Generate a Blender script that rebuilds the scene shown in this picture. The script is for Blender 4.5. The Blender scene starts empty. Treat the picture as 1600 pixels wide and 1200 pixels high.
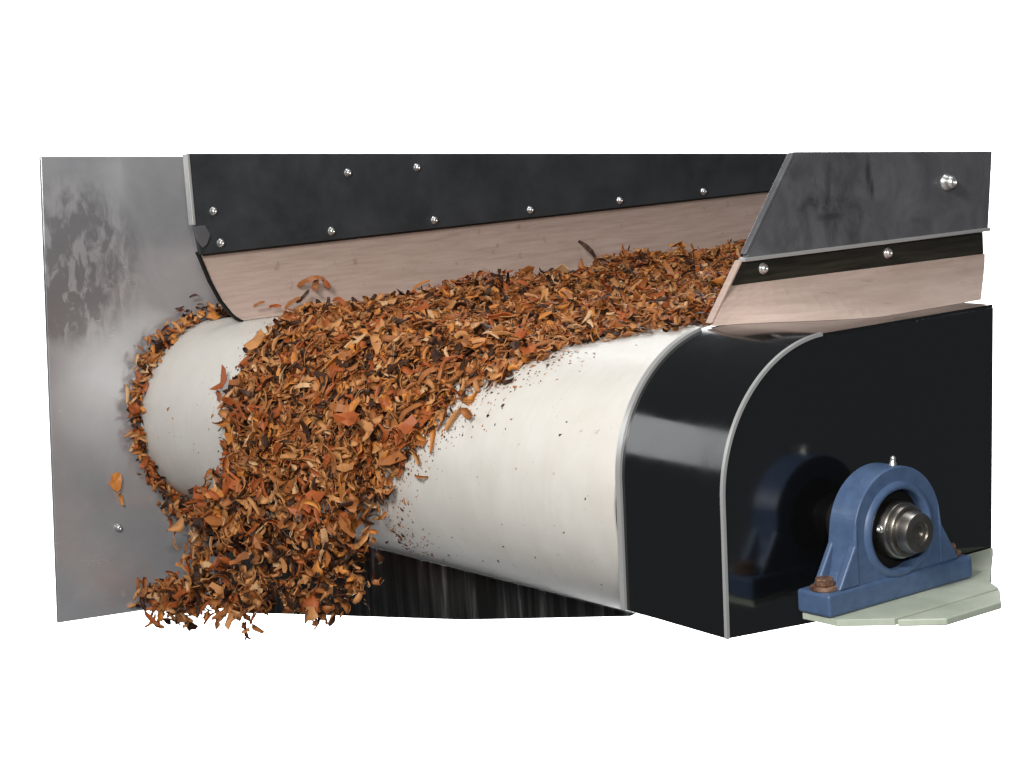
import bpy, bmesh, math, random
import numpy as np
from mathutils import Vector, Matrix

SC = bpy.context.scene
COL = SC.collection
rng = np.random.default_rng(7)
random.seed(7)

# ------------------------------------------------------------------ camera
CAM_POS = Vector((4.61309717, -2.42041536, 0.72977274))
CAM_R = ((0.59392483, 0.80155753, -0.06898423),
         (0.06891971, -0.13612208, -0.98829189),
         (-0.80156308, 0.58221671, -0.1360894))
cd = bpy.data.cameras.new('camera')
cam = bpy.data.objects.new('camera', cd)
COL.objects.link(cam)
r, d, f = (Vector(v).normalized() for v in CAM_R)
m = Matrix((r, -d, -f)).transposed().to_4x4()
m.translation = CAM_POS
cam.matrix_world = m
cd.sensor_width = 36
cd.lens = 3093.74 * 36 / 1600
cd.clip_end = 100
cd.clip_start = 0.1
SC.camera = cam

# ------------------------------------------------------------------ world, lamps, exposure
w = bpy.data.worlds.new('World')
SC.world = w
w.use_nodes = True
w.node_tree.nodes['Background'].inputs[0].default_value = (0.86, 0.93, 1.0, 1)
w.node_tree.nodes['Background'].inputs[1].default_value = 0.09
SC.view_settings.view_transform = 'Standard'
SC.view_settings.look = 'None'
SC.view_settings.exposure = 0
SC.view_settings.gamma = 1


def area(name, loc, target, sx, sy, power, col=(1, 1, 1)):
    l = bpy.data.lights.new(name, 'AREA')
    l.shape = 'RECTANGLE'
    l.size, l.size_y, l.energy, l.color = sx, sy, power, col
    o = bpy.data.objects.new(name, l)
    COL.objects.link(o)
    o.location = loc
    o.rotation_euler = (Vector(target) - Vector(loc)).to_track_quat('-Z', 'Y').to_euler()
    return o


area('key_lamp', (3.3, -3.0, 2.3), (0.9, -0.1, 0.1), 1.0, 0.7, 130, (1.0, 0.98, 0.95))
area('ceiling_lamp', (1.0, 0.6, 3.6), (1.0, 0.3, 0.2), 2.4, 1.2, 48, (0.97, 0.99, 1.0))
area('band_glint_lamp', (-2.2, -2.6, 1.45), (0.9, -0.2, 0.15), 1.5, 1.7, 20, (0.95, 0.98, 1.0))  # unseen lamp, placed and sized to reflect in the guard's curved band
area('front_lamp', (5.5, -2.85, 1.55), (0.3, -0.2, 0.1), 0.45, 0.16, 105, (1.0, 0.98, 0.96))
VIEW = f
for s in (1, -1):
    p = CAM_POS + VIEW * 7.6 - d * (2.5 * s)
    area('backdrop_lamp', p, CAM_POS + VIEW * 9.6 - d * (0.55 * s), 5.5, 0.8, 520)


# ------------------------------------------------------------------ materials
def mat(name, base, rough=0.5, metal=0.0, spec=0.5, coat=0.0):
    mm = bpy.data.materials.new(name)
    mm.use_nodes = True
    b = mm.node_tree.nodes['Principled BSDF']
    b.inputs['Base Color'].default_value = (*base, 1)
    b.inputs['Roughness'].default_value = rough
    b.inputs['Metallic'].default_value = metal
    b.inputs['Specular IOR Level'].default_value = spec
    b.inputs['Coat Weight'].default_value = coat
    return mm, mm.node_tree, b


def N(nt, kind, **kw):
    n = nt.nodes.new(kind)
    for k, v in kw.items():
        if isinstance(k, str) and hasattr(n, k):
            setattr(n, k, v)
        else:
            n.inputs[k.replace('_', ' ')].default_value = v
    return n


def coords(nt, scale=(1, 1, 1), loc=(0, 0, 0)):
    t = nt.nodes.new('ShaderNodeTexCoord')
    mp = nt.nodes.new('ShaderNodeMapping')
    mp.inputs['Scale'].default_value = scale
    mp.inputs['Location'].default_value = loc
    nt.links.new(t.outputs['Object'], mp.inputs['Vector'])
    return mp.outputs['Vector']


def noise(nt, vec, scale, detail=4, rough=0.55, dist=0.0):
    n = nt.nodes.new('ShaderNodeTexNoise')
    n.inputs['Scale'].default_value = scale
    n.inputs['Detail'].default_value = detail
    n.inputs['Roughness'].default_value = rough
    n.inputs['Distortion'].default_value = dist
    nt.links.new(vec, n.inputs['Vector'])
    return n.outputs['Fac']


def ramp(nt, fac, stops):
    n = nt.nodes.new('ShaderNodeValToRGB')
    e = n.color_ramp.elements
    while len(e) < len(stops):
        e.new(0.5)
    for el, (p, c) in zip(e, stops):
        el.position = p
        el.color = (*c, 1) if len(c) == 3 else c
    nt.links.new(fac, n.inputs['Fac'])
    return n.outputs['Color']


def mix(nt, fac, a, b, mode='MIX'):
    n = nt.nodes.new('ShaderNodeMix')
    n.data_type = 'RGBA'
    n.blend_type = mode
    for s, v in ((n.inputs['Factor'], fac), (n.inputs['A'], a), (n.inputs['B'], b)):
        if isinstance(v, (int, float)):
            s.default_value = v
        elif isinstance(v, tuple):
            s.default_value = (*v, 1)
        else:
            nt.links.new(v, s)
    return n.outputs['Result']


def math_n(nt, op, a, b=None):
    n = nt.nodes.new('ShaderNodeMath')
    n.operation = op
    n.use_clamp = False
    for s, v in zip(n.inputs, (a, b)):
        if v is None:
            continue
        if isinstance(v, (int, float)):
            s.default_value = v
        else:
            nt.links.new(v, s)
    return n.outputs[0]


def bump(nt, bsdf, h, strength=0.1, dist=0.002):
    n = nt.nodes.new('ShaderNodeBump')
    n.inputs['Strength'].default_value = strength
    n.inputs['Distance'].default_value = dist
    nt.links.new(h, n.inputs['Height'])
    nt.links.new(n.outputs['Normal'], bsdf.inputs['Normal'])


def spot_mask(nt, vec, centre, radii):
    """1 inside an ellipsoid, fading out to its edge: where a painted reflection or a scuff lies on the sheet."""
    mp = nt.nodes.new('ShaderNodeMapping')
    mp.inputs['Location'].default_value = tuple(-c / q for c, q in zip(centre, radii))
    mp.inputs['Scale'].default_value = tuple(1 / q for q in radii)
    nt.links.new(vec, mp.inputs['Vector'])
    g = nt.nodes.new('ShaderNodeTexGradient')
    g.gradient_type = 'SPHERICAL'
    nt.links.new(mp.outputs['Vector'], g.inputs['Vector'])
    return g.outputs['Fac']


M = {}
# brushed steel side wall, dark reflected blobs painted into its base colour
mm, nt, b = mat('brushed_steel', (0.4, 0.4, 0.4), 0.3, 0.6)
v0 = coords(nt)
brush = noise(nt, coords(nt, (1, 2.2, 40)), 5, 4, 0.5)
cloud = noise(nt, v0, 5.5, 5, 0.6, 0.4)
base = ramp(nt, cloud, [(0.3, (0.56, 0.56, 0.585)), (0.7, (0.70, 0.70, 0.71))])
refl_blobs = math_n(nt, 'ADD', spot_mask(nt, v0, (0, -0.37, 0.43), (1, 0.2, 0.24)),
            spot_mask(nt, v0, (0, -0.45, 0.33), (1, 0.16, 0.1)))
refl_blobs = math_n(nt, 'MULTIPLY', refl_blobs, ramp(nt, noise(nt, coords(nt, (1, 2.0, 1)), 15, 6, 0.6, 0.5), [(0.40, (0, 0, 0)), (0.62, (1, 1, 1))]))
refl_blobs = math_n(nt, 'MINIMUM', math_n(nt, 'MULTIPLY', refl_blobs, 1.5), 0.5)
nt.links.new(mix(nt, refl_blobs, base, (0.09, 0.085, 0.095)), b.inputs['Base Color'])
rr = math_n(nt, 'ADD', math_n(nt, 'MULTIPLY', cloud, 0.08), math_n(nt, 'ADD', math_n(nt, 'MULTIPLY', brush, 0.08), 0.17))
b.inputs['Coat Weight'].default_value = 0.8
b.inputs['Coat Roughness'].default_value = 0.07
nt.links.new(rr, b.inputs['Roughness'])
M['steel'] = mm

# dark painted sheet (rear skirt board)
mm, nt, b = mat('dark_sheet', (0.02, 0.022, 0.026), 0.42, 0.1)
c = noise(nt, coords(nt), 7, 6, 0.65, 0.3)
nt.links.new(ramp(nt, c, [(0.3, (0.026, 0.030, 0.032)), (0.75, (0.055, 0.059, 0.066))]), b.inputs['Base Color'])
nt.links.new(ramp(nt, c, [(0.3, (0.3,) * 3), (0.7, (0.55,) * 3)]), b.inputs['Roughness'])
bump(nt, b, noise(nt, coords(nt), 90, 3), 0.08, 0.001)
M['dark_sheet'] = mm

# mid grey scuffed sheet (near skirt board)
mm, nt, b = mat('grey_sheet', (0.1, 0.1, 0.11), 0.45, 0.35)
v0 = coords(nt)
c = noise(nt, v0, 9, 6, 0.65, 1.0)
base = ramp(nt, c, [(0.3, (0.11, 0.112, 0.12)), (0.7, (0.19, 0.19, 0.203))])
smear = ramp(nt, noise(nt, coords(nt, (1, 2.2, 1.2)), 9, 5, 0.6, 0.8), [(0.45, (0, 0, 0)), (0.68, (1, 1, 1))])
sc = math_n(nt, 'MULTIPLY', smear, math_n(nt, 'MULTIPLY', spot_mask(nt, v0, (1.92, 0.30, 0.50), (1, 0.2, 0.16)), 1.0))
for cy, cz, ry_, rz_ in ((0.414, 0.562, 0.012, 0.05), (0.422, 0.535, 0.010, 0.03), (0.31, 0.49, 0.05, 0.014)):
    sc = math_n(nt, 'MAXIMUM', sc, math_n(nt, 'MULTIPLY', spot_mask(nt, v0, (1.92, cy, cz), (1, ry_, rz_)), 1.1))
sc = math_n(nt, 'MINIMUM', sc, 0.8)
nt.links.new(mix(nt, sc, base, (0.04, 0.042, 0.045)), b.inputs['Base Color'])
nt.links.new(ramp(nt, c, [(0.3, (0.34,) * 3), (0.7, (0.58,) * 3)]), b.inputs['Roughness'])
M['grey_sheet'] = mm

# pinkish rubber sealing strip
mm, nt, b = mat('pink_rubber', (0.4, 0.28, 0.24), 0.6)
c = noise(nt, coords(nt, (1, 1.2, 14)), 6, 6, 0.65, 0.3)
c2 = noise(nt, coords(nt), 26, 5, 0.6)
base = ramp(nt, c, [(0.3, (0.41, 0.30, 0.25)), (0.7, (0.54, 0.42, 0.36))])
nt.links.new(mix(nt, ramp(nt, c2, [(0.62, (0, 0, 0)), (0.75, (0.5,) * 3)]), base, (0.2, 0.12, 0.09)), b.inputs['Base Color'])
bump(nt, b, c2, 0.1, 0.001)
M['rubber'] = mm

# white belt
mm, nt, b = mat('white_belt', (0.75, 0.74, 0.71), 0.36, 0.0, 0.5)
streak = noise(nt, coords(nt, (30, 1.5, 1.5)), 3, 5, 0.6)
c = noise(nt, coords(nt), 10, 6, 0.6)
base = ramp(nt, c, [(0.3, (0.68, 0.645, 0.585)), (0.7, (0.75, 0.722, 0.672))])
base = mix(nt, math_n(nt, 'MULTIPLY', ramp(nt, streak, [(0.45, (0, 0, 0)), (0.8, (1, 1, 1))]), 0.2), base, (0.56, 0.5, 0.43))
sp = ramp(nt, noise(nt, coords(nt), 75, 2, 0.5), [(0.7, (0, 0, 0)), (0.76, (1, 1, 1))])
nt.links.new(mix(nt, math_n(nt, 'MULTIPLY', sp, 0.35), base, (0.25, 0.16, 0.1)), b.inputs['Base Color'])
nt.links.new(math_n(nt, 'ADD', math_n(nt, 'MULTIPLY', c, 0.14), 0.36), b.inputs['Roughness'])
bump(nt, b, noise(nt, coords(nt), 260, 2), 0.05, 0.0006)
M['belt'] = mm

# glossy black enamel of the guard
mm, nt, b = mat('black_enamel', (0.006, 0.006, 0.0065), 0.1, 0.0, 0.85)
c = noise(nt, coords(nt), 6, 5, 0.6, 0.6)
nt.links.new(ramp(nt, c, [(0.35, (0.07,) * 3), (0.75, (0.2,) * 3)]), b.inputs['Roughness'])
bump(nt, b, noise(nt, coords(nt), 5, 2), 0.12, 0.004)
M['black'] = mm

mm, nt, b = mat('black_enamel_flat', (0.005, 0.005, 0.0055), 0.1, 0.0, 0.9)
b.inputs['IOR'].default_value = 1.65
c = noise(nt, coords(nt), 8, 5, 0.6, 0.6)
nt.links.new(ramp(nt, c, [(0.35, (0.11,) * 3), (0.75, (0.17,) * 3)]), b.inputs['Roughness'])
M['black_flat'] = mm
M['trim'], _, _ = mat('polished_edge', (0.6, 0.6, 0.59), 0.3, 0.5)
mm, nt, b = mat('dark_bar', (0.035, 0.032, 0.024), 0.3, 0.3)
c = noise(nt, coords(nt, (1, 2, 30)), 5, 4)
nt.links.new(ramp(nt, c, [(0.3, (0.022, 0.02, 0.015)), (0.7, (0.055, 0.05, 0.038))]), b.inputs['Base Color'])
M['bar'] = mm
M['bolt'], _, _ = mat('zinc_bolt', (0.72, 0.72, 0.71), 0.36, 0.9)

mm, nt, b = mat('blue_casting', (0.06, 0.13, 0.33), 0.4, 0.0, 0.5)
c = noise(nt, coords(nt), 45, 5, 0.6)
chip = ramp(nt, noise(nt, coords(nt), 28, 6, 0.7), [(0.68, (0, 0, 0)), (0.74, (1, 1, 1))])
nt.links.new(mix(nt, math_n(nt, 'MULTIPLY', chip, 0.5),
                 ramp(nt, c, [(0.3, (0.056, 0.098, 0.19)), (0.7, (0.082, 0.135, 0.245))]), (0.2, 0.22, 0.26)), b.inputs['Base Color'])
bump(nt, b, c, 0.18, 0.002)
M['blue'] = mm
mm, nt, b = mat('shaft_steel', (0.42, 0.39, 0.35), 0.36, 1.0)
c = noise(nt, coords(nt, (40, 6, 6)), 4, 5)
nt.links.new(ramp(nt, c, [(0.3, (0.2, 0.18, 0.155)), (0.7, (0.42, 0.39, 0.355))]), b.inputs['Base Color'])
M['shaft'] = mm
M['seal'], _, _ = mat('black_seal', (0.008, 0.0075, 0.007), 0.6, 0, 0.2)
mm, nt, b = mat('rusty_bolt', (0.2, 0.1, 0.06), 0.6, 0.5)
c = noise(nt, coords(nt), 70, 5, 0.7)
nt.links.new(ramp(nt, c, [(0.35, (0.1, 0.04, 0.02)), (0.65, (0.36, 0.22, 0.15))]), b.inputs['Base Color'])
M['rust'] = mm
mm, nt, b = mat('pale_green_paint', (0.5, 0.55, 0.46), 0.5)
c = noise(nt, coords(nt), 14, 6, 0.65)
nt.links.new(ramp(nt, c, [(0.3, (0.40, 0.45, 0.36)), (0.7, (0.55, 0.60, 0.50))]), b.inputs['Base Color'])
M['green'] = mm
mm, nt, b = mat('dark_steel_reflections', (0.05, 0.045, 0.04), 0.3, 0.8)
c = noise(nt, coords(nt, (14, 1, 1.0)), 2.2, 5, 0.6, 0.2)
nt.links.new(ramp(nt, c, [(0.45, (0.03, 0.028, 0.026)), (0.6, (0.1, 0.096, 0.092)), (0.72, (0.42, 0.41, 0.4))]), b.inputs['Base Color'])  # pale vertical streaks paint reflections into the base colour
M['deflector'] = mm
M['backdrop'], _, _ = mat('white_paper', (0.85, 0.85, 0.85), 0.9, 0, 0.1)

FLAKE_COL = {
    'tan': ((0.42, 0.175, 0.056), (0.60, 0.285, 0.105)),
    'brown': ((0.27, 0.090, 0.024), (0.42, 0.155, 0.044)),
    'russet': ((0.29, 0.066, 0.014), (0.43, 0.112, 0.027)),
    'dark brown': ((0.020, 0.008, 0.004), (0.075, 0.026, 0.009)),  # dark flakes, taken near black to paint in the shaded gaps too
    'pale': ((0.54, 0.30, 0.135), (0.72, 0.46, 0.25)),
    'orange': ((0.49, 0.160, 0.027), (0.64, 0.26, 0.058)),
}
FCN = list(FLAKE_COL)
FCW = np.array([0.25, 0.31, 0.18, 0.14, 0.03, 0.09])
FM = []
for n_ in FCN:
    mm, nt, b = mat('flake_' + n_.replace(' ', '_'), (0.3, 0.15, 0.05), 0.5, 0, 0.3)
    lo, hi = FLAKE_COL[n_]
    cc = ramp(nt, noise(nt, coords(nt), 38, 5, 0.65, 0.5), [(0.3, lo), (0.7, hi)])
    nt.links.new(cc, b.inputs['Base Color'])
    bump(nt, b, noise(nt, coords(nt), 160, 3), 0.25, 0.001)
    FM.append(mm)


# ------------------------------------------------------------------ helpers
def link(name, bm, material, parent=None, bevel=0.0, smooth=False, seg=2):
    bmesh.ops.recalc_face_normals(bm, faces=bm.faces)
    me = bpy.data.meshes.new(name)
    bm.to_mesh(me)
    bm.free()
    if material:
        me.materials.append(material)
    if smooth:
        for p in me.polygons:
            p.use_smooth = True
    o = bpy.data.objects.new(name, me)
    COL.objects.link(o)
    if parent:
        o.parent = parent
        o.matrix_parent_inverse = parent.matrix_world.inverted()
    if bevel:
        md = o.modifiers.new('bevel', 'BEVEL')
        md.width, md.segments, md.limit_method, md.angle_limit = bevel, seg, 'ANGLE', math.radians(40)
        if smooth:
            md.harden_normals = False
    return o


def tag(o, label=None, cat=None, group=None, kind=None):
    for k, v in (('label', label), ('category', cat), ('group', group), ('kind', kind)):
        if v:
            o[k] = v
    return o


def thing(name, loc, label, cat, group=None):
    o = bpy.data.objects.new(name, None)
    COL.objects.link(o)
    o.location = loc
    o.empty_display_size = 0.05
    bpy.context.view_layer.update()
    return tag(o, label, cat, group)


def prism(poly, x0, x1, bm=None, axis='x'):
    """extrude a closed outline in the y-z plane from x0 to x1 (axis 'y': x-z outline extruded in y)"""
    bm = bm or bmesh.new()
    mk = (lambda a, p: (a, p[0], p[1])) if axis == 'x' else (lambda a, p: (p[0], a, p[1]))
    A = [bm.verts.new(mk(x0, p)) for p in poly]
    B = [bm.verts.new(mk(x1, p)) for p in poly]
    n = len(poly)
    bm.faces.new(A)
    bm.faces.new(B[::-1])
    for i in range(n):
        j = (i + 1) % n
        bm.faces.new((A[i], B[i], B[j], A[j]))
    return bm


def ribbon(path, half, x0, x1, bm=None):
    """closed strip that follows an open y-z path, `half` thick inward, from x0 to x1"""
    bm = bm or bmesh.new()
    pts = [Vector(p) for p in path]
    nor = []
    for i in range(len(pts)):
        t = (pts[min(i + 1, len(pts) - 1)] - pts[max(i - 1, 0)]).normalized()
        nor.append(Vector((-t.y, t.x)))
    out = [bm_ for bm_ in pts]
    inn = [p + n * half for p, n in zip(pts, nor)]
    return prism([tuple(p) for p in out] + [tuple(p) for p in inn[::-1]], x0, x1, bm)


def lathe(profile, axis_pt, n=48, bm=None):
    """turn (x, r) profile about the x axis through axis_pt (y, z)"""
    bm = bm or bmesh.new()
    rings = []
    for x, rad in profile:
        if rad < 1e-6:
            rings.append([bm.verts.new((x, axis_pt[0], axis_pt[1]))])
        else:
            rings.append([bm.verts.new((x, axis_pt[0] + rad * math.cos(2 * math.pi * k / n),
                                        axis_pt[1] + rad * math.sin(2 * math.pi * k / n))) for k in range(n)])
    for a, b_ in zip(rings, rings[1:]):
        for k in range(n):
            k2 = (k + 1) % n
            va = [a[k], a[k2]] if len(a) > 1 else [a[0]]
            vb = [b_[k2], b_[k]] if len(b_) > 1 else [b_[0]]
            if len(va) + len(vb) > 2:
                bm.faces.new(va + vb)
    return bm


def bolt_mesh(name, rad, h):
    """domed hexagon socket bolt with washer, axis +x, base at the origin"""
    bm = lathe([(0, 0), (0, rad * 1.25), (h * 0.18, rad * 1.25), (h * 0.24, rad * 1.0), (h * 0.62, rad * 0.98),
                (h * 0.9, rad * 0.72), (h, rad * 0.42), (h, rad * 0.34), (h * 0.7, rad * 0.3), (h * 0.7, 0)], (0, 0), 18)
    bmesh.ops.recalc_face_normals(bm, faces=bm.faces)
    me = bpy.data.meshes.new(name)
    bm.to_mesh(me)
    bm.free()
    me.materials.append(M['bolt'])
    for p in me.polygons:
        p.use_smooth = True
    return me


BOLT = bolt_mesh('bolt', 0.0085, 0.011)
BIG_BOLT = bolt_mesh('bolt', 0.0135, 0.026)


def put_bolt(parent, p, me=None, rot=(0, 0, 0)):
    o = bpy.data.objects.new('bolt', me or BOLT)
    COL.objects.link(o)
    o.parent = parent
    o.matrix_parent_inverse = parent.matrix_world.inverted()
    o.location = p
    o.rotation_euler = rot
    return o


SLOPE = math.tan(math.radians(3.9))     # the belt climbs 3.9 degrees towards the back; plate tops are level


def level(z0, y0, y):
    return z0 - SLOPE * (y - y0)


# ------------------------------------------------------------------ the setting: backdrop
bm = bmesh.new()
bc_ = CAM_POS + VIEW * 9.6
vs = [bm.verts.new(bc_ + r * (sx * 4.2) - d * (sy * 3.6)) for sx, sy in ((-1, -1), (1, -1), (1, 1), (-1, 1))]
bm.faces.new(vs)
tag(link('backdrop', bm, M['backdrop']), kind='structure')

# ------------------------------------------------------------------ white belt round its head pulley
R = 0.25
W = 1.909
belt = thing('conveyor_belt', (0.95, 0, 0), 'wide smooth white conveyor belt curving over its end roller', 'conveyor belt')
path = [(y, R) for y in np.linspace(1.98, 0.757, 10)] + [(y, R) for y in np.linspace(0.7, 0.05, 7)]
path += [(-R * math.sin(t), R * math.cos(t)) for t in np.linspace(0, math.pi, 97)]
path += [(0.12, -R), (0.3, -R)]
bm = bmesh.new()
xs = [0.004] + list(np.linspace(0.1, W - 0.1, 8)) + [W - 0.003]
rows = []
for off in (0.0, -0.004):
    rr_ = []
    for i, p in enumerate(path):
        a = Vector(path[max(i - 1, 0)])
        c_ = Vector(path[min(i + 1, len(path) - 1)])
        t = (c_ - a).normalized()
        n = Vector((t.y, -t.x))
        q = Vector(p) + n * off
        far = min(1.0, max(0.03, (W - (p[0] - 0.757) / 0.64) / W)) if p[1] > 0 else 1.0     # the feed end is cut on the slant
        rr_.append([bm.verts.new((x * far, q.x, q.y)) for x in xs])
    rows.append(rr_)
top, bot = rows
for g, fl in ((top, False), (bot, True)):
    for i in range(len(path) - 1):
        for j in range(len(xs) - 1):
            q = (g[i][j], g[i][j + 1], g[i + 1][j + 1], g[i + 1][j])
            bm.faces.new(q[::-1] if fl else q)
for i in range(len(path) - 1):
    for j in (0, len(xs) - 1):
        bm.faces.new((top[i][j], top[i + 1][j], bot[i + 1][j], bot[i][j]))
for i in (0, len(path) - 1):
    for j in range(len(xs) - 1):
        bm.faces.new((top[i][j], top[i][j + 1], bot[i][j + 1], bot[i][j]))
bo = link('belt', bm, M['belt'], belt, smooth=True)
md = bo.modifiers.new('edge', 'EDGE_SPLIT')
md.split_angle = math.radians(50)
bm = lathe([(0.03, 0.035), (0.03, R - 0.0085), (W - 0.02, R - 0.0085), (W - 0.02, 0.035)], (0, 0), 72)
link('end_roller', bm, M['shaft'], belt, smooth=False)

# ------------------------------------------------------------------ left steel side wall
wall = thing('side_wall', (-0.022, -0.3, -0.45), 'large dark-blotched brushed steel side panel left of the white belt', 'steel panel')
zt, zb = 0.70, -0.465
poly = [(-0.436, level(zt, -0.436, -0.436)), (-0.514, level(zb, -0.514, -0.514)), (0.50, level(zb, -0.514, 0.50)), (0.60, level(zt, -0.436, 0.60))]
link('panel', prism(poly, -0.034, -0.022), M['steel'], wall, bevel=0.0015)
put_bolt(wall, (-0.022, -0.328, -0.254))

# ------------------------------------------------------------------ rear skirt board (dark sheet, pink strip)
XH = 0.18
rear = thing('skirt_board', (XH, 0.9, 0.25), 'long dark bolted skirt board with pink sealing strip behind the flakes', 'skirt board')
hz = lambda y: 0.431 + 0.0025 * (y + 0.1)
zt = 0.682
poly = [(-0.128, hz(-0.128)), (2.02, hz(2.02)), (2.05, level(zt, -0.13, 2.05)), (-0.136, zt), (-0.136, 0.50)]
link('backing_plate', prism(poly, XH - 0.014, XH), M['dark_sheet'], rear, bevel=0.001)
link('front_edge', prism([(-0.1365, 0.505), (-0.1365, zt - 0.001), (-0.146, zt - 0.001), (-0.146, 0.505)], XH - 0.016, XH + 0.006), M['trim'], rear, bevel=0.002)
# the small bent lug at the foot of the front edge
link('lug', prism([(-0.147, 0.502), (-0.112, 0.502), (-0.100, 0.478), (-0.112, 0.455), (-0.124, 0.447), (-0.139, 0.47)], XH + 0.001, XH + 0.009), M['grey_sheet'], rear, bevel=0.002)
link('clamp_or_shade_bar', prism([(-0.118, hz(0) + 0.022), (-0.112, hz(0) - 0.006), (2.02, hz(2.0) - 0.006), (2.02, hz(2) + 0.022)], XH - 0.030, XH - 0.015), M['bar'], rear, bevel=0.001)  # dark bar stands in for the shadow line under the sheet
# sealing strip: front end raked back to the belt
bm = bmesh.new()
ny, nz = 60, 12
grid = []
for i in range(ny + 1):
    row = []
    for j in range(nz + 1):
        v = j / nz
        y0 = float(np.interp(0.252 + 0.186 * v, [0.252, 0.258, 0.275, 0.31, 0.36, 0.42, 0.45], [-0.018, -0.030, -0.048, -0.073, -0.097, -0.118, -0.124]))
        y = y0 + (2.0 - y0) * i / ny
        z = 0.252 + (0.438 - 0.252) * v
        x = XH - 0.021 + 0.006 * (1 - v) ** 2 + 0.002 * math.sin(y * 5.1) * (1 - v)
        row.append((x, y, z))
    grid.append(row)
F = [[bm.verts.new(p) for p in row] for row in grid]
B = [[bm.verts.new((p[0] - 0.009, p[1], p[2])) for p in row] for row in grid]
for i in range(ny):
    for j in range(nz):
        bm.faces.new((F[i][j], F[i + 1][j], F[i + 1][j + 1], F[i][j + 1]))
        bm.faces.new((B[i][j], B[i][j + 1], B[i + 1][j + 1], B[i + 1][j]))
for i in range(ny):
    for j in (0, nz):
        bm.faces.new((F[i][j], B[i][j], B[i + 1][j], F[i + 1][j]))
for j in range(nz):
    for i in (0, ny):
        bm.faces.new((F[i][j], F[i][j + 1], B[i][j + 1], B[i][j]))
link('sealing_strip', bm, M['rubber'], rear)
# dark seam along the raked front end of the strip
link('end_seal', ribbon([(-0.125, 0.438), (-0.1185, 0.42), (-0.0975, 0.36), (-0.0735, 0.31), (-0.0485, 0.275), (-0.032, 0.259), (-0.018, 0.2525)], -0.0055, XH - 0.026, XH - 0.0105), M['seal'], rear, bevel=0.001)
for k in range(7):
    put_bolt(rear, (XH, -0.0705 + 0.3244 * k, 0.4545))
for y, z in ((0.318, 0.601), (0.535, 0.599), (-0.083, 0.535)):
    put_bolt(rear, (XH, y, z))

# ------------------------------------------------------------------ near skirt board (grey sheet, dark bar, pink strip)
XR = 1.915
near = thing('skirt_board', (XR, 0.4, 0.32), 'grey bolted skirt board with slotted dark bar above the black guard', 'skirt board')
ry = lambda z: 0.002 + (z - 0.327) * 0.765          # raked front end
zs = lambda y: 0.4305 - 0.008 * (y - 0.086)         # foot of the grey sheet
zc = lambda y: 0.384 - 0.014 * (y - 0.067)          # top of the strip
YE = 0.757
link('panel', prism([(ry(zs(0.09)), zs(0.09)), (YE, zs(YE)), (YE + 0.021, level(0.618, 0.223, YE)), (ry(0.618), 0.618)], XR, XR + 0.012), M['grey_sheet'], near, bevel=0.001)
link('front_edge', prism([(ry(0.44), 0.44), (ry(0.617), 0.617), (ry(0.617) - 0.009, 0.617), (ry(0.44) - 0.009, 0.44)], XR - 0.002, XR + 0.013), M['grey_sheet'], near, bevel=0.002)
link('edge_trim', prism([(ry(0.425) - 0.004, 0.4335), (YE, zs(YE) + 0.003), (YE, zs(YE) - 0.004), (ry(0.425) - 0.004, 0.4265)], XR + 0.001, XR + 0.019), M['trim'], near, bevel=0.0015)
link('clamp_or_shade_bar', prism([(ry(0.384) + 0.006, zc(0.07) - 0.006), (YE - 0.002, zc(YE) - 0.006), (YE - 0.002, zs(YE) - 0.003), (ry(0.427), 0.4265)], XR - 0.008, XR), M['bar'], near, bevel=0.001)
bm = bmesh.new()
zb_ = 0.3176
P = []
nseg = 26
for i in range(nseg + 1):
    u = i / nseg
    row = []
    for j in range(6):
        v = j / 5
        z0 = zb_ + (zc(0.07) - zb_) * v
        ya = ry(z0) - 0.004
        ye = YE - 0.003 - 0.27 * (1 - v) ** 1.6
        y = ya + (ye - ya) * u
        z = zb_ + (zc(y) - zb_) * v
        fl = 0.012 + 0.205 * (lambda q: q * q * (3 - 2 * q))(min(1, max(0, (y + 0.02) / 0.24)))
        row.append((XR + 0.004 + fl * (1 - v) ** 1.6 + 0.0015 * math.sin(9 * y) * (1 - v), y, z))
    P.append(row)
F = [[bm.verts.new(p) for p in row] for row in P]
B = [[bm.verts.new((p[0] - 0.011, p[1], p[2])) for p in row] for row in P]
for i in range(nseg):
    for j in range(5):
        bm.faces.new((F[i][j], F[i + 1][j], F[i + 1][j + 1], F[i][j + 1]))
        bm.faces.new((B[i][j], B[i][j + 1], B[i + 1][j + 1], B[i + 1][j]))
    for j in (0, 5):
        bm.faces.new((F[i][j], B[i][j], B[i + 1][j], F[i + 1][j]))
for j in range(5):
    for i in (0, nseg):
        bm.faces.new((F[i][j], F[i][j + 1], B[i][j + 1], B[i][j]))
link('sealing_strip', bm, M['rubber'], near)
link('strip_edge', prism([(ry(0.3225) - 0.012, 0.3225), (ry(0.43) - 0.012, 0.43), (ry(0.43) - 0.004, 0.43), (ry(0.3225) - 0.004, 0.3225)], XR - 0.004, XR + 0.012), M['rubber'], near, bevel=0.002)
put_bolt(near, (XR, 0.134, 0.408))
put_bolt(near, (XR, 0.47, 0.404))
put_bolt(near, (XR + 0.012, 0.636, 0.53), BIG_BOLT, (0, 0.0, -0.15))

AXO = Vector((-0.028, 0.026, -0.016))      # where the shaft and its bearing sit against the drawing

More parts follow.
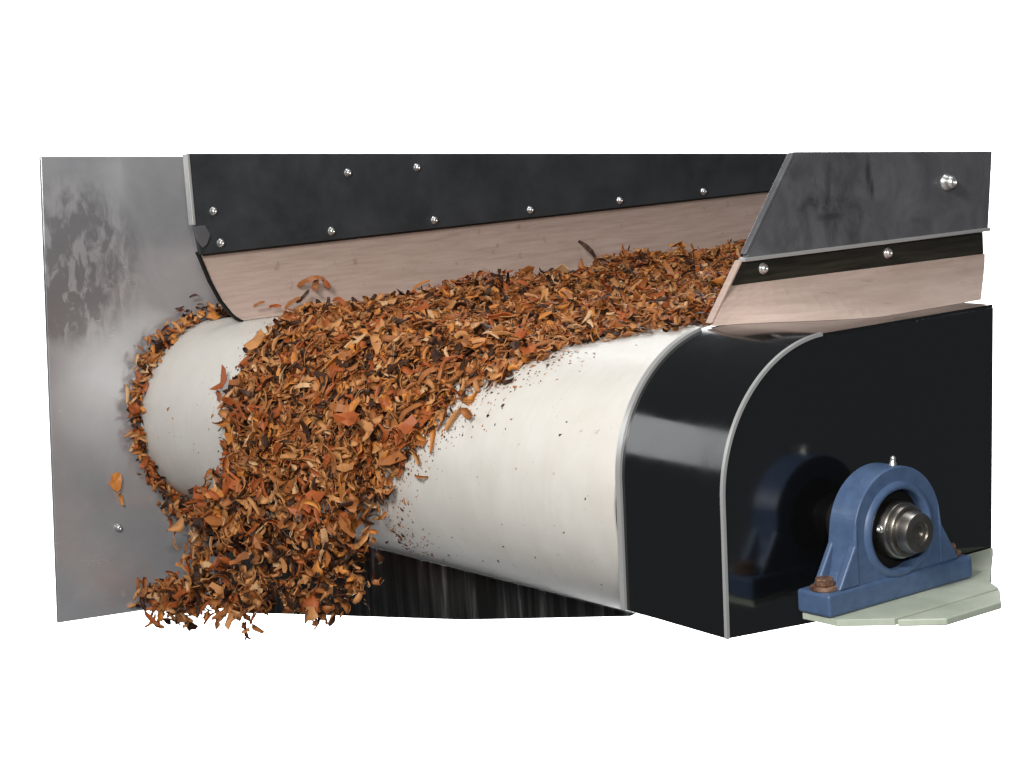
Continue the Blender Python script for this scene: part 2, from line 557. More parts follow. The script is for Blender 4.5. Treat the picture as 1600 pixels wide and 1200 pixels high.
# ------------------------------------------------------------------ black guard over the belt's near end
X0, X1 = 1.913, 2.205
FLARE = -0.018                          # the rim widens a little towards its outer edge
GY, GZ, GR, SL = 0.0175, 0.0594, 0.2579, 0.0305
guard = thing('pulley_guard', (2.05, 0, -0.16), 'glossy black rounded guard over the near end of the white belt', 'machine guard')
GB = -0.166
YG = 0.452
prof = [(GY - GR + SL * (GB - GZ), GB)]
prof += [(GY - GR + SL * (z - GZ), z) for z in (-0.1, -0.03, 0.03)]
prof += [(GY - GR * math.cos(t), GZ + GR * math.sin(t)) for t in np.linspace(0.02, math.pi / 2, 40)]
prof += [(y, GZ + GR) for y in (0.12, 0.25, YG)]
bm = ribbon(prof, -0.006, X0, X1 - 0.001)
for v_ in bm.verts:
    v_.co.y += FLARE * (v_.co.x - X0) / (X1 - X0)
o = link('rim_band', bm, M['black'], guard, smooth=True)
md = o.modifiers.new('edge', 'EDGE_SPLIT')
md.split_angle = math.radians(30)
inner = []
for i, p in enumerate(prof):
    a, c_ = Vector(prof[max(i - 1, 0)]), Vector(prof[min(i + 1, len(prof) - 1)])
    t = (c_ - a).normalized()
    n = Vector((t.y, -t.x))
    inner.append(tuple(Vector(p) + n * 0.0062))
side = inner + [(YG - 0.024 - 0.01, level(GB, -0.24, YG))]
link('side_plate', prism([(y + FLARE, z) for y, z in side], X1 - 0.008, X1), M['black_flat'], guard)
for xa, xb, lift, cut in ((X0 - 0.0015, X0 + 0.011, 0.006, 8), (X1 - 0.004, X1 + 0.003, 0.002, 4)):
    pth = []
    for i, p in enumerate(prof):
        a, c_ = Vector(prof[max(i - 1, 0)]), Vector(prof[min(i + 1, len(prof) - 1)])
        t = (c_ - a).normalized()
        pth.append(tuple(Vector(p) - Vector((t.y, -t.x)) * lift))
    o = link('edge_trim', ribbon([(y + (FLARE if xa > 2 else 0), z) for y, z in pth[:-cut]], -0.006, xa, xb), M['trim'], guard, smooth=True)
    md = o.modifiers.new('edge', 'EDGE_SPLIT')
    md.split_angle = math.radians(30)

bm = lathe([(X1 - 0.02, 0.058), (X1 + 0.018, 0.058), (X1 + 0.022, 0.054), (X1 + 0.022, 0.048), (X1 + 0.055, 0.048), (X1 + 0.058, 0.045), (X1 + 0.058, 0.0365), (X1 - 0.02, 0.0365)], (0, 0), 48)
o = link('added_dark_sleeve', bm, M['seal'], guard, smooth=True)  # black sleeve added to keep the gap around the shaft dark
o.location += AXO
md = o.modifiers.new('edge', 'EDGE_SPLIT')
md.split_angle = math.radians(35)

# ------------------------------------------------------------------ dark deflector plate under the belt
defl = link('deflector_plate', prism([(0.0, -0.2465), (1.715, -0.2465), (1.70, -0.2545), (1.13, -0.358), (0.35, -0.475), (0.0, -0.53)], -0.062, -0.054, axis='y'),
            M['deflector'], bevel=0.001)
tag(defl, 'dark streaky metal deflector plate under the white belt', 'deflector plate')

# ------------------------------------------------------------------ shaft
bm = lathe([(1.86, 0), (1.86, 0.036), (2.395, 0.036), (2.404, 0.033), (2.4045, 0.020), (2.4015, 0.019), (2.4015, 0.011), (2.398, 0.0105), (2.398, 0)], (0, 0), 48)
shaft = link('roller_shaft', bm, M['shaft'], smooth=True)
md = shaft.modifiers.new('edge', 'EDGE_SPLIT')
md.split_angle = math.radians(35)
shaft.location += AXO
tag(shaft, 'round machined steel shaft end sticking out of the blue bearing', 'shaft')

# ------------------------------------------------------------------ blue pillow block bearing
BX0, BX1 = 2.290, 2.360
ZB = -0.118
bear = thing('pillow_block_bearing', (2.325, 0, ZB), 'blue cast pillow block bearing beside the black guard', 'bearing')
HL = 0.178


def housing_outline():
    pts = [(-HL, ZB), (-HL, ZB + 0.038), (-HL + 0.006, ZB + 0.043), (-0.118, ZB + 0.043), (-0.110, ZB + 0.050)]
    a0 = math.radians(158)
    pts += [(-0.104, -0.012)]
    pts += [(0.103 * math.cos(t), 0.002 + 0.103 * math.sin(t)) for t in np.linspace(a0, math.radians(22), 30)]
    pts += [(0.104, -0.012), (0.110, ZB + 0.050), (0.118, ZB + 0.043), (HL - 0.006, ZB + 0.043), (HL, ZB + 0.038), (HL, ZB)]
    return pts


def ring_body(outer, hole_r, x0, x1, n=64):
    """a thick plate with a round hole about the axis: outline resampled by angle"""
    bm = bmesh.new()
    ang = np.linspace(-math.pi, math.pi, n * 3, endpoint=False)
    O = np.array(outer + [outer[0]])
    pts = []
    for a in ang:
        dx, dy = math.cos(a), math.sin(a)
        best = None
        for p, q in zip(O[:-1], O[1:]):
            ex, ey = q - p
            den = dx * ey - dy * ex
            if abs(den) < 1e-12:
                continue
            t = (p[0] * ey - p[1] * ex) / den
            u = (p[0] * dy - p[1] * dx) / den
            if t > 0 and -1e-9 <= u <= 1 + 1e-9 and (best is None or t < best):
                best = t
        pts.append((dx * best, dy * best))
    k = len(ang)
    oa = [bm.verts.new((x0, *p)) for p in pts]
    ob = [bm.verts.new((x1, *p)) for p in pts]
    ia = [bm.verts.new((x0, hole_r * math.cos(a), hole_r * math.sin(a))) for a in ang]
    ib = [bm.verts.new((x1, hole_r * math.cos(a), hole_r * math.sin(a))) for a in ang]
    for i in range(k):
        j = (i + 1) % k
        bm.faces.new((oa[i], oa[j], ob[j], ob[i]))
        bm.faces.new((ia[i], ib[i], ib[j], ia[j]))
        bm.faces.new((ob[i], ob[j], ib[j], ib[i]))
        bm.faces.new((oa[i], ia[i], ia[j], oa[j]))
    return bm


arch = [(-0.128, ZB + 0.036)]
arch += [(-0.115, -0.055), (-0.108, -0.025)]
arch += [(0.106 * math.cos(t), 0.002 + 0.106 * math.sin(t)) for t in np.linspace(math.radians(167), math.radians(13), 36)]
arch += [(0.108, -0.025), (0.115, -0.055), (0.128, ZB + 0.036)]
arch += [(0.0, ZB + 0.036)]
link('housing', ring_body(arch, 0.069, BX0 + 0.006, BX1 - 0.004), M['blue'], bear, bevel=0.005, seg=3)
bm = prism([(-HL, ZB), (-HL, ZB + 0.04), (HL, ZB + 0.04), (HL, ZB)], BX0 - 0.004, BX1 + 0.002)
link('foot', bm, M['blue'], bear, bevel=0.006, seg=3)
# raised rim round the bore and the recessed triangular web pockets show as ribs on the flanks
bm = lathe([(BX1 - 0.012, 0.069), (BX1 + 0.001, 0.069), (BX1 + 0.003, 0.072), (BX1 + 0.003, 0.078), (BX1 - 0.005, 0.084)], (0, 0), 64)
link('bore_rim', bm, M['blue'], bear, smooth=True)
for sgn in (-1, 1):
    for xa, xb in ((BX0 + 0.004, BX0 + 0.016), (BX1 - 0.018, BX1 - 0.002)):
        p = [(sgn * 0.100, 0.035), (sgn * 0.107, -0.01), (sgn * 0.148, ZB + 0.040), (sgn * 0.10, ZB + 0.040)]
        link('flank_rib', prism(p, xa, xb), M['blue'], bear, bevel=0.003)
bm = lathe([(BX0 + 0.01, 0.0692), (BX1 - 0.022, 0.0692), (BX1 - 0.018, 0.066), (BX1 - 0.018, 0.05), (BX0 + 0.01, 0.05)], (0, 0), 64)
link('seal_ring', bm, M['seal'], bear, smooth=False)
bm = lathe([(BX1 - 0.02, 0.049), (BX1 + 0.006, 0.049), (BX1 + 0.009, 0.0475), (BX1 + 0.010, 0.045), (BX1 + 0.018, 0.0445), (BX1 + 0.021, 0.043), (BX1 + 0.021, 0.0365), (BX1 - 0.02, 0.0365)], (0, 0), 56)
col_ = link('locking_collar', bm, M['shaft'], bear, smooth=True)
md = col_.modifiers.new('edge', 'EDGE_SPLIT')
md.split_angle = math.radians(30)
# set screw in the collar, facing the camera side
a = math.radians(168)
q = Vector((0, math.cos(a), math.sin(a)))
ss = lathe([(0, 0.0075), (0.004, 0.0075), (0.0055, 0.006), (0.0055, 0.0035), (0.002, 0.003), (0.002, 0)], (0, 0), 16)
o = link('set_screw', ss, M['bolt'], None, smooth=True)
o.parent = bear
o.matrix_world = Matrix.Translation(Vector((BX1 + 0.0005, 0, 0)) + q * 0.0478) @ q.to_track_quat('X', 'Z').to_matrix().to_4x4()
# grease nipple on the crown
bm = lathe([(0, 0.0065), (0.007, 0.0065), (0.009, 0.005), (0.013, 0.0045), (0.015, 0.0052), (0.018, 0.0035), (0.019, 0)], (0, 0), 16)
o = link('grease_nipple', bm, M['bolt'], None, smooth=True)
o.parent = bear
q = Vector((0, 0.12, 1)).normalized()
o.matrix_world = Matrix.Translation(Vector((BX1 - 0.022, 0.012, 0.104))) @ q.to_track_quat('X', 'Z').to_matrix().to_4x4()
for sgn in (-1, 1):
    yb = sgn * 0.152
    hx = [(2.327 + 0.017 * math.cos(k * math.pi / 3 + 0.3), yb + 0.017 * math.sin(k * math.pi / 3 + 0.3)) for k in range(6)]
    bm = bmesh.new()
    lo = [bm.verts.new((x, y, ZB + 0.047)) for x, y in hx]
    hi = [bm.verts.new((x, y, ZB + 0.060)) for x, y in hx]
    bm.faces.new(lo)
    bm.faces.new(hi)
    for k in range(6):
        bm.faces.new((lo[k], lo[(k + 1) % 6], hi[(k + 1) % 6], hi[k]))
    bo = link('mounting_bolt', bm, M['rust'], bear, bevel=0.002)
    wz = bmesh.new()
    for z, rad in ((ZB + 0.0402, 0.024), (ZB + 0.047, 0.024)):
        pass
    A = [wz.verts.new((2.327 + 0.024 * math.cos(k * math.pi / 14), yb + 0.024 * math.sin(k * math.pi / 14), ZB + 0.0402)) for k in range(28)]
    Bv = [wz.verts.new((p.co.x, p.co.y, ZB + 0.047)) for p in A]
    wz.faces.new(A)
    wz.faces.new(Bv)
    for k in range(28):
        wz.faces.new((A[k], A[(k + 1) % 28], Bv[(k + 1) % 28], Bv[k]))
    link('washer', wz, M['rust'], bo, bevel=0.001)

# ------------------------------------------------------------------ pale green bracket beam
beam = thing('bracket_beam', (2.3, 0.0, -0.15), 'pale green painted steel bracket under the blue bearing', 'bracket')
def slab(poly, z0, z1):
    bm = bmesh.new()
    A = [bm.verts.new((x, y, z0)) for x, y in poly]
    B = [bm.verts.new((x, y, z1)) for x, y in poly]
    bm.faces.new(A)
    bm.faces.new(B[::-1])
    for k in range(len(poly)):
        q = (k + 1) % len(poly)
        bm.faces.new((A[k], B[k], B[q], A[q]))
    return bm


zf = ZB - 0.0005
link('top_flange', slab([(2.292, -0.172), (2.372, -0.172), (2.440, -0.108), (2.440, 0.150), (2.400, 0.175), (2.24, 0.375), (X1 + 0.033, 0.375), (X1 + 0.033, 0.02), (2.292, 0.02)], zf - 0.012, zf), M['green'], beam, bevel=0.002)
link('front_lip', slab([(2.4432, -0.105), (2.500, -0.050), (2.500, 0.085), (2.4432, 0.150)], zf - 0.014, zf - 0.002), M['green'], beam, bevel=0.002)
bear.location += AXO
beam.location += AXO

# ------------------------------------------------------------------ flakes
def flake_variant(kind):
    """a thin bent piece: returns verts (n,3), faces"""
    g = np.random.default_rng(int(rng.integers(1 << 30)))
    if kind == 'strip':
        n = 5
        L, wd = g.uniform(0.034, 0.072), g.uniform(0.007, 0.015)
        curl = g.uniform(-2.6, 2.6)
        twist = g.uniform(-1.3, 1.3)
        side = g.uniform(-0.8, 0.8)
        T, c = [], []
        ang, sa, p = -curl / 2, 0, np.zeros(3)
        rows_ = []
        for i in range(n + 1):
            u = i / n
            ww = wd * (0.45 + 0.9 * math.sin(math.pi * (0.12 + 0.76 * u))) * g.uniform(0.75, 1.2) * 0.5
            tw = twist * (u - 0.5)
            ca = np.array([math.sin(side * (u - .5)) * -1, math.cos(side * (u - .5)), 0]) * math.cos(tw) + np.array([-math.sin(ang), 0, math.cos(ang)]) * math.sin(tw)
            rows_.append((p + ca * ww, p - ca * ww * g.uniform(0.7, 1.1)))
            p = p + np.array([math.cos(ang), math.sin(side * (u - .5)), math.sin(ang)]) * L / n
            ang += curl / n * g.uniform(0.5, 1.5)
        V = np.array([q for rw in rows_ for q in rw])
        V -= V.mean(0)
        Fc = [(2 * i, 2 * i + 1, 2 * i + 3, 2 * i + 2) for i in range(n)]
        loop = [2 * i for i in range(n + 1)] + [2 * i + 1 for i in range(n, -1, -1)]
    else:
        k = 9
        rad = g.uniform(0.015, 0.028)
        an = np.linspace(0, 2 * math.pi, k, endpoint=False) + g.uniform(-0.3, 0.3, k)
        rr_ = rad * np.where(g.random(k) < 0.35, g.uniform(0.4, 0.65, k), g.uniform(0.8, 1.3, k))
        asp = g.uniform(0.4, 0.85)
        x, y = rr_ * np.cos(an), rr_ * np.sin(an) * asp
        bend = g.uniform(-18, 18)
        z = bend * x * x + g.uniform(-0.003, 0.003, k) + g.uniform(-14, 14) * y * y + g.uniform(-0.5, 0.5) * x * y / rad
        V = np.concatenate([np.stack([x, y, z], 1), [[x.mean() * 0.6, y.mean() * 0.6, g.uniform(-0.002, 0.002)]]])
        Fc = [(k, i, (i + 1) % k) for i in range(k)]
        loop = list(range(k))
    th = g.uniform(0.0010, 0.0022)
    n0 = len(V)
    # offset along a mean normal per vertex
    nv = np.zeros_like(V)
    for f_ in Fc:
        a, b_, c_ = V[f_[0]], V[f_[1]], V[f_[2]]
        nn = np.cross(b_ - a, c_ - a)
        for i in f_:
            nv[i] += nn
    nv /= np.linalg.norm(nv, axis=1, keepdims=True) + 1e-12
    V2 = np.concatenate([V + nv * th / 2, V - nv * th / 2])
    F2 = [tuple(f_) for f_ in Fc] + [tuple(i + n0 for i in f_[::-1]) for f_ in Fc]
    for i in range(len(loop)):
        a, b_ = loop[i], loop[(i + 1) % len(loop)]
        F2.append((a, a + n0, b_ + n0, b_))
    tri = []
    for f_ in F2:
        for i in range(1, len(f_) - 1):
            tri.append((f_[0], f_[i], f_[i + 1]))
    return V2, np.array(tri)


VAR = [flake_variant('strip') for _ in range(26)] + [flake_variant('chip') for _ in range(18)]
NS = 26


def on_path(s):
    """point (y, z) and outward normal of the belt's carrying face at arc length s (0 = top of the roller)"""
    if s < 0:
        return np.array([-s, R]), np.array([0, 1.0])
    t = s / R
    if t < 1.66:
        return np.array([-R * math.sin(t), R * math.cos(t)]), np.array([-math.sin(t), math.cos(t)])
    fall = s - 1.66 * R
    y0, z0 = -R * math.sin(1.66), R * math.cos(1.66)
    return np.array([y0 - 0.012 * math.sqrt(max(fall, 0)) * 2 - 0.015 * fall, z0 - fall]), np.array([-1.0, 0.0])


# left and right limits of the stream along the path (s, x_left, x_right)
TAB = np.array([
    (-1.78, 0.19, 0.24), (-1.45, 0.19, 0.76), (-1.2, 0.19, 1.14), (-1.0, 0.19, 1.44), (-0.8, 0.19, 1.49), (-0.35, 0.19, 1.49), (-0.16, 0.205, 1.47), (-0.04, 0.31, 1.48), (0.065, 0.42, 1.49), (0.165, 0.455, 1.45),
    (0.187, 0.46, 1.40), (0.235, 0.47, 1.37), (0.30, 0.455, 1.31), (0.37, 0.50, 1.22), (0.41, 0.50, 1.16),
    (0.46, 0.46, 1.12), (0.50, 0.41, 1.11), (0.59, 0.36, 1.10), (0.64, 0.33, 1.07), (0.72, 0.28, 1.02), (0.78, 0.16, 0.98), (0.86, 0.04, 0.93), (0.93, -0.01, 0.90), (1.10, 0.0, 0.85)])


def lims(s):
    return np.interp(s, TAB[:, 0], TAB[:, 1]), np.interp(s, TAB[:, 0], TAB[:, 2])


def lump(x, s):
    return (0.5 + 0.5 * math.sin(7.1 * x + 3.3 * s + 1.3) * math.sin(5.3 * s - 4.1 * x + 0.4))


def height(x, s):
    xl, xr = lims(s)
    e = min((x - xl) / 0.10, (xr - x) / 0.20)
    e = max(0.0, min(1.0, e))
    e = e * e * (3 - 2 * e)
    h = 0.008 + e * (0.016 + 0.02 * lump(x, s)) * (0.7 if s < 0 else 1)
    if s < -0.3:                                   # heaps against the rear skirt
        for yc, wy, hh in ((0.66, 0.12, 0.028), (1.16, 0.10, 0.038), (1.32, 0.10, 0.02), (1.62, 0.08, 0.02)):
            h += hh * math.exp(-((-s - yc) / wy) ** 2) * math.exp(-((x - 0.22) / 0.2) ** 2)
    if s > 0.45:
        h = 0.010 + 0.055 * max(0, min(1, min(x - xl, xr - x) / 0.08 + 0.3))
    return h


def stream_foot(x):
    """height of the leading edge of the falling flakes"""
    return -0.478 + 0.165 * (x + 0.06) + 0.02 * math.sin(17 * x + 1) + 0.014 * math.sin(41 * x)


def rand_rot(n, tilt):
    """rotation whose local z is within `tilt` of the normal n, spun at random"""
    n = np.array(n, float)
    v = rng.normal(size=3)
    v -= n * (v @ n)
    v /= np.linalg.norm(v)
    th = abs(rng.normal(0, tilt))
    th = min(th, 1.9)
    z = n * math.cos(th) + v * math.sin(th)
    a = rng.normal(size=3)
    a -= z * (a @ z)
    a /= np.linalg.norm(a)
    return np.stack([a, np.cross(z, a), z], 1)


def sample_s(stream_share):
    u = rng.random()
    if u < stream_share:
        t = rng.random()
        return 0.42 + 0.48 * t
    if u < stream_share + (1 - stream_share) * 0.42:
        return rng.uniform(-0.12, 0.44)
    return -rng.uniform(0.1, 1.75)


acc_v, acc_t, acc_m, base_i = [], [], [], 0


def stuff_add(vi, rot, pos, sc_, mi):
    global base_i
    V, T = VAR[vi]
    V2 = (V * sc_) @ rot.T + pos
    acc_v.append(V2)
    acc_t.append(T + base_i)
    acc_m.append(np.full(len(T), mi))
    base_i += len(V)


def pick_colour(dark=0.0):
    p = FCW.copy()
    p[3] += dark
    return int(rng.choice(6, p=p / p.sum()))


def place(s, x, depth, tilt, out=0.0):
    p, n = on_path(s)
    h = height(x, s)
    q = p + n * (0.004 + h * depth + out)
    n3 = np.array([0, n[0], n[1]]) if s < 0.45 else np.array([0, -0.9, 0.25]) / np.linalg.norm([0.9, 0.25])
    return np.array([x, q[0], q[1]]), rand_rot(n3, tilt)


N_HEAP = 12000
for i in range(N_HEAP):
    s = sample_s(0.24)
    xl, xr = lims(s)
    u = rng.random()
    jit = 0.020 * rng.normal() if rng.random() < 0.8 else 0.05 * rng.normal()
    if s < 0.02:
        jit = -abs(jit) if u > 0.8 else max(jit, -0.01)
    x = xl + (xr - xl) * u + jit
    if s < 0 and x < 0.19:
        x = 0.19 + rng.random() * 0.05
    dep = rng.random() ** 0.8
    if s > 0.44:
        k_ = 0.36 if s > 0.6 else 0.6
        if rng.random() > k_ + 0.3 * lump(x * 1.7, s * 1.5):
            continue
    pos, rot = place(s, x, dep, 0.52 if s < 0.44 else 0.85)
    if s > 0.44:
        pos[1] += rng.normal(0, 0.02)
        pos[0] += rng.normal(0, 0.012)
        if pos[2] < stream_foot(pos[0]) - 0.02 * abs(rng.normal()):
            continue
    vi = int(rng.integers(NS)) if rng.random() < 0.68 else int(rng.integers(NS, len(VAR)))
    stuff_add(vi, rot, pos, rng.uniform(0.5, 1.08), pick_colour(0.45 * (1 - dep)))  # deeper flakes skew dark brown, painting shade into the gaps

# fine shreds matted into the surface of the heap
for i in range(2600):
    s = sample_s(0.05)
    xl, xr = lims(s)
    x = xl + (xr - xl) * rng.random() + 0.022 * rng.normal()
    if s < 0 and x < 0.19:
        continue
    pos, rot = place(s, x, rng.uniform(0.6, 1.08), 0.5)
    if s > 0.44:
        pos[1] += rng.normal(0, 0.02)
        if pos[2] < stream_foot(pos[0]):
            continue
    stuff_add(int(rng.integers(NS)), rot, pos, rng.uniform(0.28, 0.5), pick_colour())

# packed underlay so that the heap is closed (small overlapping flat chips lying on the belt)
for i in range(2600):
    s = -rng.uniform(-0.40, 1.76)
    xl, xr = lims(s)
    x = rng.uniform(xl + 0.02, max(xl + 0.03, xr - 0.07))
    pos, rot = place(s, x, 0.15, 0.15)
    stuff_add(int(rng.integers(NS, len(VAR))), rot, pos, rng.uniform(1.1, 1.5), pick_colour(0.5))  # underlay skewed dark as well, shading the gaps by colour

# ring of flakes wedged between the steel wall and the belt's far edge
for i in range(430):
    t = math.radians(rng.uniform(-14, 178))
    k_ = 1 + 0.6 * max(0, math.sin(2.3 * t + 0.5)) + (0.9 if t > 2.3 else 0)
    rad = R + 0.005 + abs(rng.normal(0, 0.014)) * k_
    pos = np.array([rng.uniform(-0.012, 0.03), -rad * math.sin(t), rad * math.cos(t)])
    rot = rand_rot((0.6, -math.sin(t) * 0.8, math.cos(t) * 0.8), 0.6)
    stuff_add(int(rng.integers(len(VAR))), rot, pos, rng.uniform(0.4, 0.75), pick_colour(0.2))
# flakes in front of the wall at the foot of the ring, and the spill at lower left
for i in range(420):
    u = rng.random()
    if u < 0.28:                                   # tail of the ring, running into the stream
        z = rng.uniform(-0.27, -0.19)
        pos = np.array([rng.uniform(0.02, 0.30), rng.uniform(-0.22, -0.15), z])
        if pos[0] < 0.25 and z < -0.225:
            continue
    else:                                          # wider spill at the very bottom
        z = rng.uniform(-0.50, -0.36)
        xa = 0.27 - 0.30 * min(1, max(0, (-0.36 - z) / 0.05))
        pos = np.array([rng.uniform(xa, 0.34), rng.uniform(-0.315, -0.22), z])
    if pos[2] < stream_foot(pos[0]) - 0.02 * abs(rng.normal()):
        continue
    stuff_add(int(rng.integers(len(VAR))), rand_rot((0.3, -0.9, 0.3), 0.9), pos, rng.uniform(0.5, 0.95), pick_colour(0.1))

V = np.concatenate(acc_v)
T = np.concatenate(acc_t)
MI = np.concatenate(acc_m).astype(np.int32)
me = bpy.data.meshes.new('flake_heap')
me.vertices.add(len(V))
me.vertices.foreach_set('co', V.astype(np.float32).ravel())
me.loops.add(len(T) * 3)
me.loops.foreach_set('vertex_index', T.astype(np.int32).ravel())
me.polygons.add(len(T))
me.polygons.foreach_set('loop_start', np.arange(0, len(T) * 3, 3, dtype=np.int32))
me.polygons.foreach_set('loop_total', np.full(len(T), 3, dtype=np.int32))
for mm in FM:
    me.materials.append(mm)
me.polygons.foreach_set('material_index', MI)
me.update(calc_edges=True)
me.validate()
heap = bpy.data.objects.new('flake_heap', me)
COL.objects.link(heap)
tag(heap, 'mass of small dry brown flakes spread over the white belt and falling off its end', 'flakes', kind='stuff')

# fine crumbs sprinkled over the bare belt
cv, ct, nb = [], [], 0
tet = np.array([(1, 0, -.4), (-.5, .8, -.4), (-.5, -.8, -.4), (0, 0, .6)])
tt = np.array([(0, 1, 2), (0, 3, 1), (1, 3, 2), (2, 3, 0)])
for i in range(1000):
    u = rng.random()
    if u < 0.72:
        s = rng.uniform(0.02, 0.62)
        xl, xr = lims(s)
        x = xr + abs(rng.normal(0, 0.07)) - 0.02
    elif u < 0.9:
        s = rng.uniform(0.0, 0.5)
        xl, xr = lims(s)
        x = xl - abs(rng.normal(0, 0.05))
    else:
        s = rng.uniform(-0.2, 0.6)
        x = rng.uniform(0.03, 1.88)
    if not 0.02 < x < 1.89:
        continue
    tq = s / R
    if s < 0:
        p, n = np.array([-s, R]), np.array([0, 1.0])
    else:
        p, n = np.array([-R * math.sin(tq), R * math.cos(tq)]), np.array([-math.sin(tq), math.cos(tq)])
    sz = rng.uniform(0.0010, 0.0032) * (2.2 if rng.random() < 0.10 else 1)
    rt = rand_rot((0, n[0], n[1]), 0.3)
    v = (tet * np.array([sz * rng.uniform(1, 2.2), sz, sz * 0.6])) @ rt.T + np.array([x, *(p + n * sz * 0.2)])
    cv.append(v)
    ct.append(tt + nb)
    nb += 4
me = bpy.data.meshes.new('crumbs')
me.from_pydata(np.concatenate(cv).tolist(), [], np.concatenate(ct).tolist())
me.materials.append(FM[1])
me.materials.append(FM[3])
for k_, p_ in enumerate(me.polygons):
    p_.material_index = (k_ // 4 * 7 // 3) % 2
cr = bpy.data.objects.new('crumbs', me)
COL.objects.link(cr)
tag(cr, 'fine brown crumbs sprinkled on the bare white belt', 'crumbs', kind='stuff')

# single flakes: the largest, lying on top of the heap
FME = []
for vi, (V, T) in enumerate(VAR):
    me = bpy.data.meshes.new('flake')
    me.from_pydata(V.tolist(), [], T.tolist())
    me.materials.append(FM[0])
    FME.append(me)
SRC = []
for me in FME:
    o = bpy.data.objects.new('flake', me)
    SRC.append(o)
USED = [False] * len(SRC)


def put_flake(vi, rot, pos, sc_, mi, label, group='dry flakes on and around the belt'):
    o = SRC[vi] if not USED[vi] else SRC[vi].copy()
    USED[vi] = True
    COL.objects.link(o)
    mx = Matrix(rot.tolist()).to_4x4() @ Matrix.Scale(sc_, 4)
    mx.translation = Vector(pos)
    o.matrix_world = mx
    o.material_slots[0].link = 'OBJECT'
    o.material_slots[0].material = FM[mi]
    o['label'] = label
    o['category'] = 'flake'
    o['group'] = group
    return o


SHAPE = lambda vi: 'curled strip' if vi < NS else 'broken chip'
n_single = 0
TAKEN = set()
while n_single < 268:
    s = sample_s(0.30)
    if s > 0.87:
        continue
    if s < -0.5 and rng.random() < 0.5:
        continue
    xl, xr = lims(s)
    x = rng.uniform(xl + 0.02, xr - 0.03)
    pos, rot = place(s, x, 1.0, 0.45 if s < 0.44 else 0.8, 0.006)
    if s > 0.44 and pos[2] < stream_foot(pos[0]) + 0.01:
        continue
    u = (x - xl) / (xr - xl)
    if s < -0.8:
        where = 'far back on the flat belt'
    elif s < -0.02:
        where = 'just behind the rounded belt end'
    elif s < 0.22:
        where = "high on the belt's rounded front"
    elif s < 0.44:
        where = "low on the belt's rounded front"
    elif s < 0.62:
        where = 'falling just below the belt'
    else:
        where = 'at the bottom of the fall'
    side_ = 'left part of heap' if u < 0.33 else ('right part of heap' if u > 0.67 else 'mid heap')
    for attempt in range(50):
        vi = int(rng.integers(NS)) if rng.random() < 0.55 else int(rng.integers(NS, len(VAR)))
        mi = pick_colour(-0.06)
        big = rng.uniform(0.9, 1.4)
        size_ = 'large' if big > 1.22 else ('medium' if big > 1.05 else 'small')
        label = f'{size_} {FCN[mi]} {SHAPE(vi)} {where}, {side_}'
        if label not in TAKEN:
            break
    TAKEN.add(label)
    put_flake(vi, rot, pos, big, mi, label)
    n_single += 1
for i in range(22):
    t = math.radians(np.interp(i, [0, 21], [0, 160]) + rng.uniform(-3, 3))
    rad = R + 0.016 + abs(rng.normal(0, 0.006))
    pos = np.array([rng.uniform(0.0, 0.025), -rad * math.sin(t), rad * math.cos(t)])
    rot = rand_rot((0.75, -math.sin(t) * 0.6, math.cos(t) * 0.6), 0.4)
    vi = int(rng.integers(NS, len(VAR))) if i % 2 else int(rng.integers(NS))
    part_ = ('near the top', 'at the upper curve', 'at mid height', 'at the lower curve')[min(3, int(t / 0.7))]
    for attempt in range(50):
        mi = pick_colour(-0.05)
        label = f'{FCN[mi]} {SHAPE(vi)} between steel panel and belt edge {part_}'
        if label not in TAKEN:
            break
    TAKEN.add(label)
    put_flake(vi, rot, pos, rng.uniform(0.6, 0.85), mi, label)


def face(n, up):
    n = np.array(n, float) / np.linalg.norm(n)
    up = np.array(up, float)
    up -= n * (up @ n)
    up /= np.linalg.norm(up)
    return np.stack([up, np.cross(n, up), n], 1)


def special(pos, n, up, sc_, vi, mi, label):
    put_flake(vi, face(n, up), np.array(pos), sc_, mi, label)


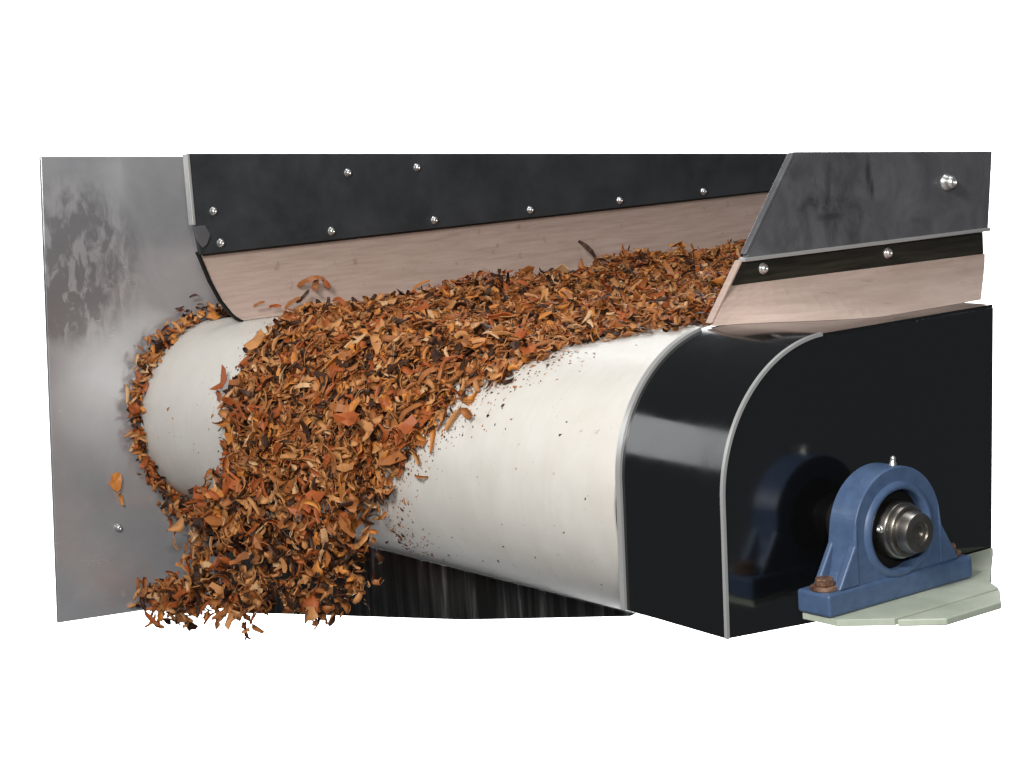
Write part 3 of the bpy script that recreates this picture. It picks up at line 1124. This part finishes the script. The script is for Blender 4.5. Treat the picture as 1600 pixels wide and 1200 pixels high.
p, n = on_path(0.30)
special((1.12, p[0] + n[0] * 0.085, p[1] + n[1] * 0.085), (0.3, -0.85, 0.45), (1, 0, 0.2), 1.5, NS + 2, 2, 'large russet red flake on the middle of the heap')
special((-0.012, -0.327, -0.135), (1, -0.1, 0.1), (0, 0.15, -1), 1.25, NS + 4, 5, 'orange flake stuck on the steel panel above its lower bolt')
special((-0.010, -0.318, -0.178), (1, -0.1, 0.1), (0, 0.2, -1), 0.7, 3, 5, 'small orange strip hanging below a flake on the steel panel')
special((0.195, 1.09, 0.325), (0.9, -0.4, 0.1), (0.2, 0.5, -0.8), 1.2, 5, 3, 'dark brown strip leaning up against the rear skirt board')
special((0.198, 0.165, 0.335), (0.9, -0.3, 0.2), (0, 1, 0.1), 1.2, 8, 1, 'brown curled flake stuck high on the pink rear strip')
special((0.198, 0.11, 0.285), (0.9, -0.3, 0.2), (0, 1, 0.4), 1.0, 11, 1, 'brown strip stuck low on the pink rear strip near its front end')
special((0.196, 0.185, 0.318), (0.9, -0.2, 0.35), (0, 0.4, 1), 0.95, 14, 1, 'brown curl hanging under a higher flake on the pink rear strip')
special((0.197, 0.215, 0.325), (0.8, -0.4, 0.3), (0, -0.5, 1), 0.9, 17, 2, 'russet curl stuck beside brown curls on the pink rear strip')
special((0.195, 0.145, 0.296), (0.9, -0.3, 0.2), (0, 1, 0.8), 0.8, 19, 3, 'dark brown strip stuck under brown curls on the pink rear strip')
special((0.195, 0.06, 0.281), (0.9, -0.3, 0.2), (0, 1, -0.1), 0.8, 21, 2, 'small russet strip lying low along the pink rear strip')
special((0.198, 0.015, 0.293), (0.9, -0.3, 0.2), (0, 1, 0.2), 0.6, 12, 1, 'tiny brown flake stuck alone on the pink rear strip')
p, n = on_path(0.26)
special((0.43, p[0] + n[0] * 0.022, p[1] + n[1] * 0.022), (-0.2, -0.7, 0.7), (0.1, -0.6, -0.7), 1.3, NS + 6, 2, 'russet chip standing at the left edge of the heap on the belt')
p, n = on_path(0.16)
special((0.52, p[0] + n[0] * 0.05, p[1] + n[1] * 0.05), (0.2, -0.6, 0.75), (1, 0, 0), 1.5, NS + 9, 0, 'big flat tan chip near the upper left edge of the heap')
